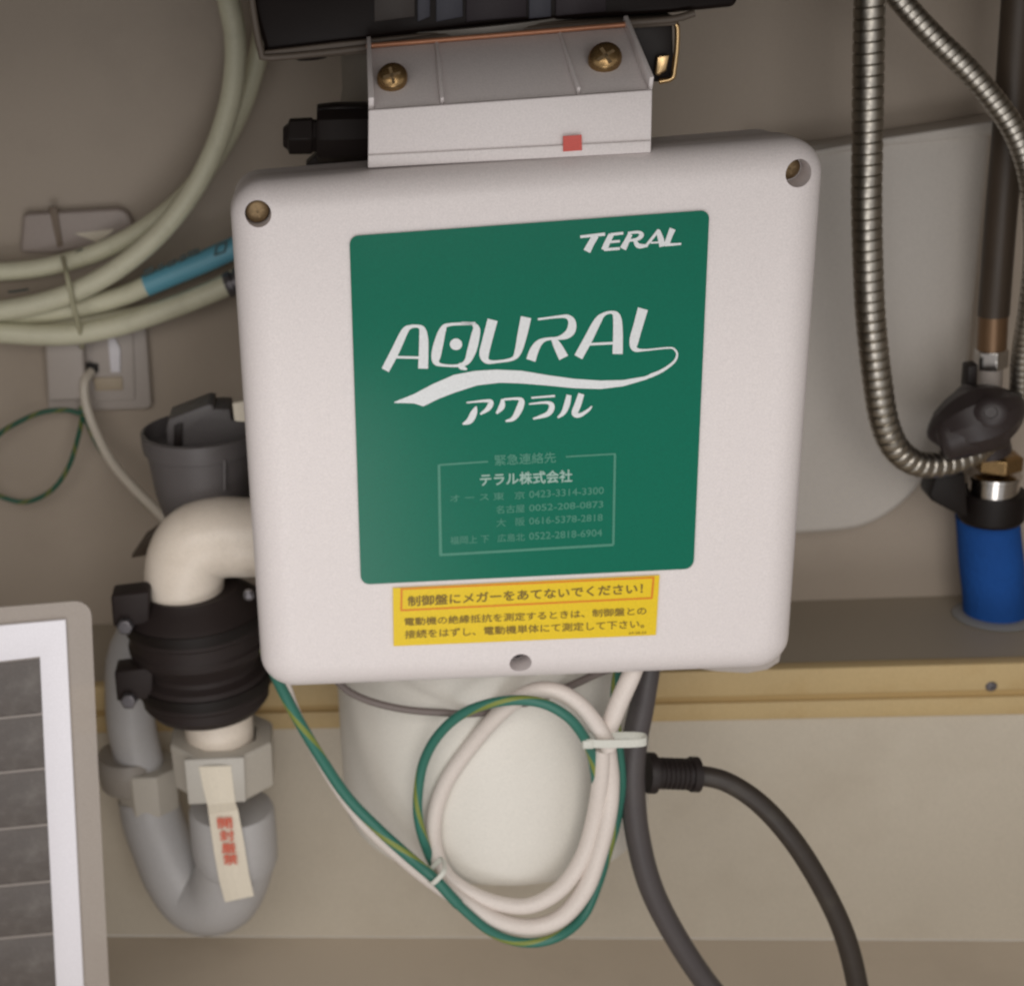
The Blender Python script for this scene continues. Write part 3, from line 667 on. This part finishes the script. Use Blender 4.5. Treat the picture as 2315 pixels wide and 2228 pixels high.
# ------------------------------------------------------------------ dark grey hopper cup behind the elbow
YH = -.19
hp = thing('drain_cup', P(440, 1000, YH), 'dark grey plastic drain cup with raised tab left of the control box', 'drain cup')
hcn = P(455, 1010, YH); RH = (P(590, 1010, YH)-P(326, 1010, YH)).length/2
hz0 = P(455, 1170, YH).z; hz1 = P(455, 1003, YH).z
link('cup', lathe((hcn.x, YH, hz0), (0, 0, 1), [(RH*.60, -.02), (RH*.72, 0), (RH*.86, (hz1-hz0)*.40), (RH*.93, (hz1-hz0)*.86), (RH*.955, hz1-hz0-.003), (RH*1.0, hz1-hz0-.002), (RH*1.02, hz1-hz0+.004), (RH*1.02, hz1-hz0+.012), (RH*.96, hz1-hz0+.013), (RH*.93, hz1-hz0+.006), (RH*.91, hz1-hz0+.000), (0, hz1-hz0+.000)], 56), 'hopper', hp)
ins = W3([(376, 968), (381, 948), (470, 914), (484, 916), (482, 925), (520, 925), (523, 950), (600, 948), (600, 1012), (378, 1012)], YH-.01)
link('inner_tab', prism(ins, (0, 1, 0), .03, .001), 'hopper', hp)
link('slot', prism(W3([(394, 962), (412, 956), (412, 1010), (392, 1010)], YH-.0125), (0, 1, 0), .002, .0004), 'blackf', hp)
link('rib', prism(W3([(504, 1040), (511, 1040), (511, 1110), (504, 1110)], YH-RH*.92), (0, 1, 0), .006, .0006), 'hopper', hp)
lt2 = thing('cream_strap_end', P(540, 935, -.25), 'cream plastic strap end beside the box left edge above the drain cup', 'strap')
link('strap', prism(W3([(525, 912), (560, 905), (560, 955), (530, 952)], -.24), (0, 1, 0), .006, .001), 'tape', lt2)
wdg = thing('dark_sliver', P(330, 1240, -.14), 'dark brown sliver peeking out left behind the cream elbow', 'bracket')
link('sliver', prism(W3([(296, 1262), (330, 1212), (362, 1190), (372, 1250), (330, 1256)], -.15), (0, 1, 0), .01, .001), 'brown', wdg)  # dark brown sliver left of the elbow

# ------------------------------------------------------------------ outlet, adaptor, cords on the wall
ou = thing('wall_outlet', P(250, 850, -.01), 'pale wall outlet with plug and cord left of the control box', 'outlet')
link('cover_plate', prism(rrect(W3([(98, 700), (328, 700), (343, 925), (108, 932)], -.010), .006), (0, 1, 0), .0095, .002), 'outlet', ou)
link('insert', prism(rrect(W3([(205, 735), (300, 735), (305, 905), (212, 908)], -.0125), .002), (0, 1, 0), .004, .0007), 'outlet', ou)
link('plug_body', prism(rrect(W3([(100, 772), (188, 768), (194, 905), (108, 908)], -.024), .004), (0, 1, 0), .0135, .0025), 'outlet', ou)
link('rocker', prism(W3([(243, 762), (258, 760), (272, 790), (272, 842), (250, 842)], -.0155), (0, 1, 0), .003, .0007), 'frame', ou)
link('cream_insert', prism(W3([(210, 855), (276, 853), (278, 882), (216, 884)], -.0145), (0, 1, 0), .003, .0006), 'outlet2', ou)
link('cable_entry', prism(W3([(188, 826), (200, 820), (222, 824), (222, 842), (206, 848), (203, 866), (194, 862)], -.0148), (0, 1, 0), .003, .0006), 'black', ou)
ad = thing('power_adaptor', P(180, 520, -.02), 'pale rounded power adaptor on the wall behind the cream hoses', 'adaptor')
link('casing', bev(prism(rrect(W3([(52, 484), (288, 470), (304, 520), (232, 556), (120, 575), (44, 572)], -.011), [.004, .010, .006, .006, .004, .004]), (0, 1, 0), .0105), .0045, 4, 45), 'adapt', ad)
link('painted_sheen', prism(rrect(W3([(168, 528), (258, 518), (246, 532), (218, 548), (200, 540)], -.0118), .001), (0, 1, 0), .0012, .0004), 'tape', ad)  # pale triangle painting the casing's highlight
sb = thing('cable_strap', P(128, 520, -.035), 'thin brown strap over the power adaptor', 'strap')
link('strap', prism(W3([(110, 470), (128, 468), (142, 555), (130, 560)], -.0130), (0, 1, 0), .002, .0005), 'strapb', sb)
wc = thing('outlet_lead', P(250, 1000, -.03), 'white cord hanging from the outlet down behind the cream elbow', 'cord')
link('cord', tube(path([(206, 840, -.016), (192, 862, -.026), (193, 905, -.032), (212, 965, -.04), (250, 1040, -.06), (305, 1105, -.09), (365, 1165, -.12), (430, 1235, -.15)]), .0042, 14, .003), 'cordw', wc)
gr = thing('thin_earth_wire', P(120, 1000, -.03), 'thin dark green wire bent into a teardrop loop below the outlet', 'wire')
link('loop', tube(path([(182, 918, -.030), (186, 935, -.032), (150, 927, -.03), (95, 932, -.03), (40, 955, -.03), (-5, 985, -.03), (-40, 1040, -.03), (-20, 1105, -.03), (25, 1130, -.03), (70, 1132, -.03), (120, 1105, -.03), (155, 1055, -.03), (176, 990, -.032), (187, 938, -.036)]), .0022, 10, .002), 'gyd', gr)
link('tail', tube(path([(187, 930, -.030), (215, 995, -.035), (245, 1040, -.052), (285, 1088, -.075), (320, 1130, -.095), (365, 1172, -.11), (420, 1230, -.14)]), .0022, 10, .002), 'gyd', gr)

# cream hoses
G = 'cream hoses coiled on the back wall'
def hose(name, pts, r_, label, mt='hosec', cat='hose', group=G):
    t = thing(name, P(*pts[len(pts)//2]), label, cat, group)
    link('tubing', tube(path(pts), r_, 24, .004), mt, t); return t
h1 = hose('cream_hose', [(500, -90, -.055), (516, 0, -.055), (530, 70, -.055), (532, 140, -.055), (521, 225, -.055), (492, 320, -.055), (446, 415, -.055), (385, 500, -.055), (312, 572, -.055), (225, 632, -.055), (130, 674, -.055), (30, 698, -.055), (-70, 708, -.055)], .0086, 'cream hose sweeping from the top edge down left of the control box')
link('print_mark', tube(path([(503, 238, -.0600), (498, 262, -.0600), (490, 286, -.0600)]), .0011, 8, .002), 'dark', h1)
h2 = hose('cream_hose', [(-80, 715, -.035), (20, 713, -.035), (110, 706, -.035), (200, 690, -.035), (280, 668, -.035), (345, 640, -.036), (420, 608, -.036), (500, 574, -.038), (590, 536, -.04), (700, 480, -.045)], .0086, 'cream hose wearing the light blue printed sleeve')
sl = link('blue_sleeve', tube(path([(330, 646, -.0362), (390, 621, -.0362), (460, 592, -.0372), (520, 565, -.0384), (590, 536, -.04)]), .0093, 24, .004), 'sleeve', h2)
# print marks along the sleeve
for k, (mx, my, sx_, sy_) in enumerate([(335, 607, 22, 16), (362, 598, 12, 12), (388, 590, 20, 12), (412, 578, 14, 14), (436, 566, 26, 14)]):
    link('print_mark', prism(W3([(mx-sx_/2, my+4), (mx+sx_/2, my-6), (mx+sx_/2+2, my+sy_-8), (mx-sx_/2+2, my+sy_+2)], -.0445+k*.0002), (0, 1, 0), .0006), 'dark', sl)
def ringmark(cx_, cy_, a):
    o_, i_ = [], []
    for dx, dy in ((-1, -1), (1, -1), (1, 1), (-1, 1)):
        for L_, q in ((o_, 13), (i_, 9)): L_.append((cx_+dx*q+dy*q*-.2, cy_+dy*q-dx*q*.35))
    return [[o_[k], o_[(k+1) % 4], i_[(k+1) % 4], i_[k]] for k in range(4)]
link('print_mark', flat(ringmark(499, 562, 0), 0, lambda x, y, w: P(x, y, -.0482)), 'dark', sl)
hose('cream_hose', [(-80, 748, -.05), (0, 752, -.05), (90, 757, -.05), (170, 755, -.05), (260, 738, -.05), (340, 713, -.05), (420, 684, -.05), (490, 655, -.05), (518, 642, -.05)], .0090, 'lowest cream hose of the coil, ending in a dark fitting')
h5 = thing('hose_end_fitting', P(525, 640, -.05), 'dark metal hose end fitting at the left edge of the control box', 'pipe fitting')
e0, e1 = P(512, 646, -.05), P(600, 610, -.05)
link('ferrule', lathe(e0, e1-e0, [(0, 0), (.0098, 0), (.0105, .001), (.0105, .006), (.0085, .0065), (.0085, .0085), (.0108, .009), (.0108, .030)], 24), 'clampscrew', h5)
hf = hose('cream_hose', [(-90, 614, -.025), (0, 614, -.025), (80, 607, -.025), (150, 592, -.026), (230, 566, -.028), (320, 520, -.03), (410, 450, -.03), (490, 350, -.03), (548, 240, -.03), (585, 120, -.03), (600, 20, -.03)], .0080, 'farthest cream hose in shade nearest the wall')
link('print_mark', tube(path([(128, 586, -.0295), (158, 578, -.0300), (188, 566, -.0305)]), .0016, 8, .002), 'dark', hf)
link('print_mark', tube(path([(18, 660, -.0665), (40, 658, -.0665), (64, 654, -.0665)]), .0009, 8, .002), 'dark', h1)
hose('cream_hose', [(-80, 690, -.02), (30, 712, -.02), (120, 722, -.02), (200, 722, -.02), (300, 712, -.02), (380, 690, -.02), (470, 655, -.02), (560, 610, -.02)], .0070, 'cream hose tucked between the blue sleeve and the lowest hose')
tt = thing('coil_tie', P(165, 680, -.07), 'old cream cable tie round the coiled hoses', 'cable tie')
link('band', tube(path([(142, 582, -.040), (152, 625, -.066), (166, 690, -.067), (176, 728, -.063), (186, 775, -.050), (184, 785, -.03)]), .0021, 10, .003), 'tiec', tt)
# ------------------------------------------------------------------ right side
pl = thing('white_pail', P(2050, 700, -.02), 'frosted white plastic bin with rounded bottom and rim behind the metal hoses', 'bin')
yp = -.030
oc = [(1700, 346), (2215, 292), (2245, 300), (2228, 480), (2208, 680), (2192, 840), (2160, 960), (2105, 1068), (2040, 1142), (1960, 1190), (1860, 1206), (1700, 1212)]
link('body', bev(prism(catmull([P(x, y, yp) for x, y in oc[2:]], 4)+[P(1700, 346, yp), P(2215, 292, yp)], (0, 1, 0), .0295), .006, 4, 40), 'pail', pl)
link('rim', bev(prism(W3([(1700, 346), (1840, 340), (2000, 312), (2160, 288), (2262, 270), (2274, 280), (2270, 298), (2235, 308), (2000, 330), (1840, 356), (1700, 364)], yp-.0035), (0, 1, 0), .0325), .0015, 3), 'pail', pl)

def gooseneck(pts, r_, pitch):
    def f(t, s):
        q = (s/pitch) % 1.0
        return r_*(1-.02*(1-math.sin(PI*q/.84))) if q < .84 else r_*(.98-.15*math.sin(PI*(q-.84)/.16))
    p = tube(path(pts), f, 26, pitch/10); return p
mh = thing('steel_hose', P(1962, 500, -.13), 'ribbed steel hose hanging straight and curling right at its foot', 'hose')
link('ribbed_tube', gooseneck([(1972, -90, -.13), (1966, 0, -.13), (1963, 150, -.13), (1961, 300, -.13), (1959, 450, -.13), (1962, 600, -.128), (1968, 720, -.126), (1982, 850, -.122), (1997, 945, -.118), (2022, 1008, -.113), (2064, 1044, -.107), (2120, 1050, -.10), (2185, 1030, -.09), (2240, 990, -.08)], .0100, .0076), 'steel', mh)
mh2 = thing('steel_hose', P(2200, 200, -.10), 'ribbed steel hose running diagonally into the right edge', 'hose')
link('ribbed_tube', gooseneck([(1990, -60, -.11), (2042, 8, -.11), (2110, 82, -.11), (2180, 150, -.11), (2240, 218, -.11), (2290, 290, -.11), (2322, 370, -.11), (2338, 470, -.11), (2340, 580, -.11), (2328, 700, -.11), (2312, 800, -.10), (2306, 900, -.09)], .0075, .0055), 'steel', mh2)
bp_ = thing('brown_pipe', P(2250, 500, -.07), 'dark brown covered straight pipe ending in a coppery ferrule and chrome nut', 'pipe')
link('pipe_cover', tube([P(2306, -60, -.075), P(2284, 250, -.075), P(2262, 500, -.072), P(2246, 712, -.07)], .0105, 24, .01), 'brown', bp_)
f_a, f_b = P(2246, 706, -.07), P(2242, 792, -.07)
link('ferrule', lathe(f_a, f_b-f_a, [(.0088, 0), (.0099, .0005), (.0099, (f_b-f_a).length)], 32), 'brownl', bp_)
n_a, n_b = P(2242, 786, -.07), P(2240, 832, -.07)
link('nut', bev(lathe(n_a, n_b-n_a, [(.009, 0), (.0118, .0012), (.0118, (n_b-n_a).length-.001), (.009, (n_b-n_a).length)], 6, ang=20), .0006, 2), 'chrome', bp_)
link('tail', lathe(n_b, n_b-n_a, [(.0082, 0), (.0082, .014), (.0075, .020)], 24), 'outlet', bp_)
va = thing('stop_valve', P(2240, 1000, -.07), 'water stop valve with dark round handle at the right edge', 'valve')
link('stem', bev(prism(W3([(2188, 828), (2212, 824), (2210, 872), (2196, 900), (2184, 880)], -.085), (0, 1, 0), .012), .001, 2), 'blackf', va)
ha, hb_ = P(2096, 988, -.100), P(2318, 908, -.100)
hax = (hb_-ha); hl = hax.length
hprof = [(0, 0)]+[(.0245*math.sin(PI*t)**.62*(1.0+.16*(t-.3)), hl*t) for t in (.02, .06, .12, .2, .3, .4, .5, .6, .7, .8, .88, .94, .98)]+[(0, hl)]
link('handle', lathe(ha, hax, hprof, 11, ang=24), 'knob', va)
link('hub_cap', lathe(P(2240, 932, -.1215), (CAM-P(2240, 932, -.12)), [(.0105, -.004), (.0110, .001), (.0085, .0030), (.0045, .0034), (.004, .0024), (0, .0024)], 20), 'knob', va)
bd0, bd1 = P(2205, 900, -.075), P(2250, 1085, -.065)
link('lobe', tube([P(2225, 940, -.095), P(2180, 965, -.098), P(2140, 985, -.098), P(2118, 992, -.097)], lambda t, s: .028-.010*t if t < .9 else .019-.05*(t-.9), 24, .002), 'knob', va)
link('valve_body', tube([P(2225, 960, -.07), P(2238, 1022, -.068)], .0150, 30, .01), 'knob', va)
nz = P(2252, 1048, -.064)
link('brass_nut', bev(lathe(P(2254, 1058, -.064), (.02, 0, 1), [(.012, -.002), (.0172, 0), (.0172, .0105), (.013, .0125)], 6, ang=20), .0006, 2), 'brass', va)
link('chrome_neck', lathe(P(2246, 1108, -.062), (0, 0, 1), [(.0165, -.01), (.0175, 0), (.0175, .010), (.0185, .0108), (.0185, .0135), (.015, .0145)], 36), 'chrome', va)
cl_ = thing('pipe_collar', P(2225, 1140, -.06), 'black angular collar on top of the blue insulated pipe', 'collar')
link('ring', lathe(P(2240, 1165, -.058), (0, 0, 1), [(.0210, -.004), (.0232, -.001), (.0235, .018), (.0225, .021), (.0165, .021)], 36), 'black', cl_)
link('wedge', bev(prism(W3([(2102, 1118), (2118, 1066), (2182, 1070), (2190, 1170), (2160, 1160), (2106, 1132)], -.078), (0, 1, 0), .024), .0015, 2), 'black', cl_)
bpz = ZL
base = PZ(2249, 1392, ZL)
bl = thing('blue_insulated_pipe', base, 'pipe in bright blue foam insulation rising from the ledge at right', 'pipe')
tpq = P(2232, 1160, base.y)
link('insulation', tube([base+V((0, 0, .0005)), base.lerp(tpq, .35)+V((.0005, 0, 0)), base.lerp(tpq, .7), tpq], lambda t, s: .0226-.0003*math.sin(9*t), 40, .004), 'blue', bl)
link('seal_ring', lathe(base, (0, 0, 1), [(.0232, .0002), (.0300, .0004), (.0310, .0012), (.0290, .0030), (.0232, .0042)], 48), 'clear', bl)

# ------------------------------------------------------------------ left front framed panel
YN = -.36
fr = thing('framed_panel', P(60, 1800, YN), 'white framed dark slatted panel in hazy plastic at lower left corner', 'panel')
link('plastic_sheet', prism(rrect(W3([(-150, 1385), (205, 1356), (220, 1700), (252, 2330), (-150, 2360)], YN), [.0, .012, 0, 0, 0]), (0, 1, 0), .0015), 'sheet', fr)
link('border', prism(W3([(-150, 1428), (148, 1401), (168, 1810), (194, 2330), (132, 2330), (106, 1820), (90, 1484), (-150, 1512)], YN-.003), (0, 1, 0), .0025, .0003), 'frame', fr)
ed = [(1484+0), 1612, 1735, 1862, 1990, 2108, 2240, 2370]
def xr(y): return 90+(y-1484)*.0500
for i in range(len(ed)-1):
    ya, yb = ed[i], ed[i+1]; dy = 26
    xa, xb = xr(ya)+3, xr(yb)+3
    link('slat', prism(W3([(xa, ya+5), (xb, yb-3), (-150, yb+dy-3), (-150, ya+dy+5)], YN-.0016), (0, 1, 0), .0010, .0002), 'slat', fr)
    link('slat_edge', prism(W3([(xa, ya-2), (xa, ya+4), (-150, ya+dy+4), (-150, ya+dy-2)], YN-.0021), (0, 1, 0), .0012), 'slate', fr)
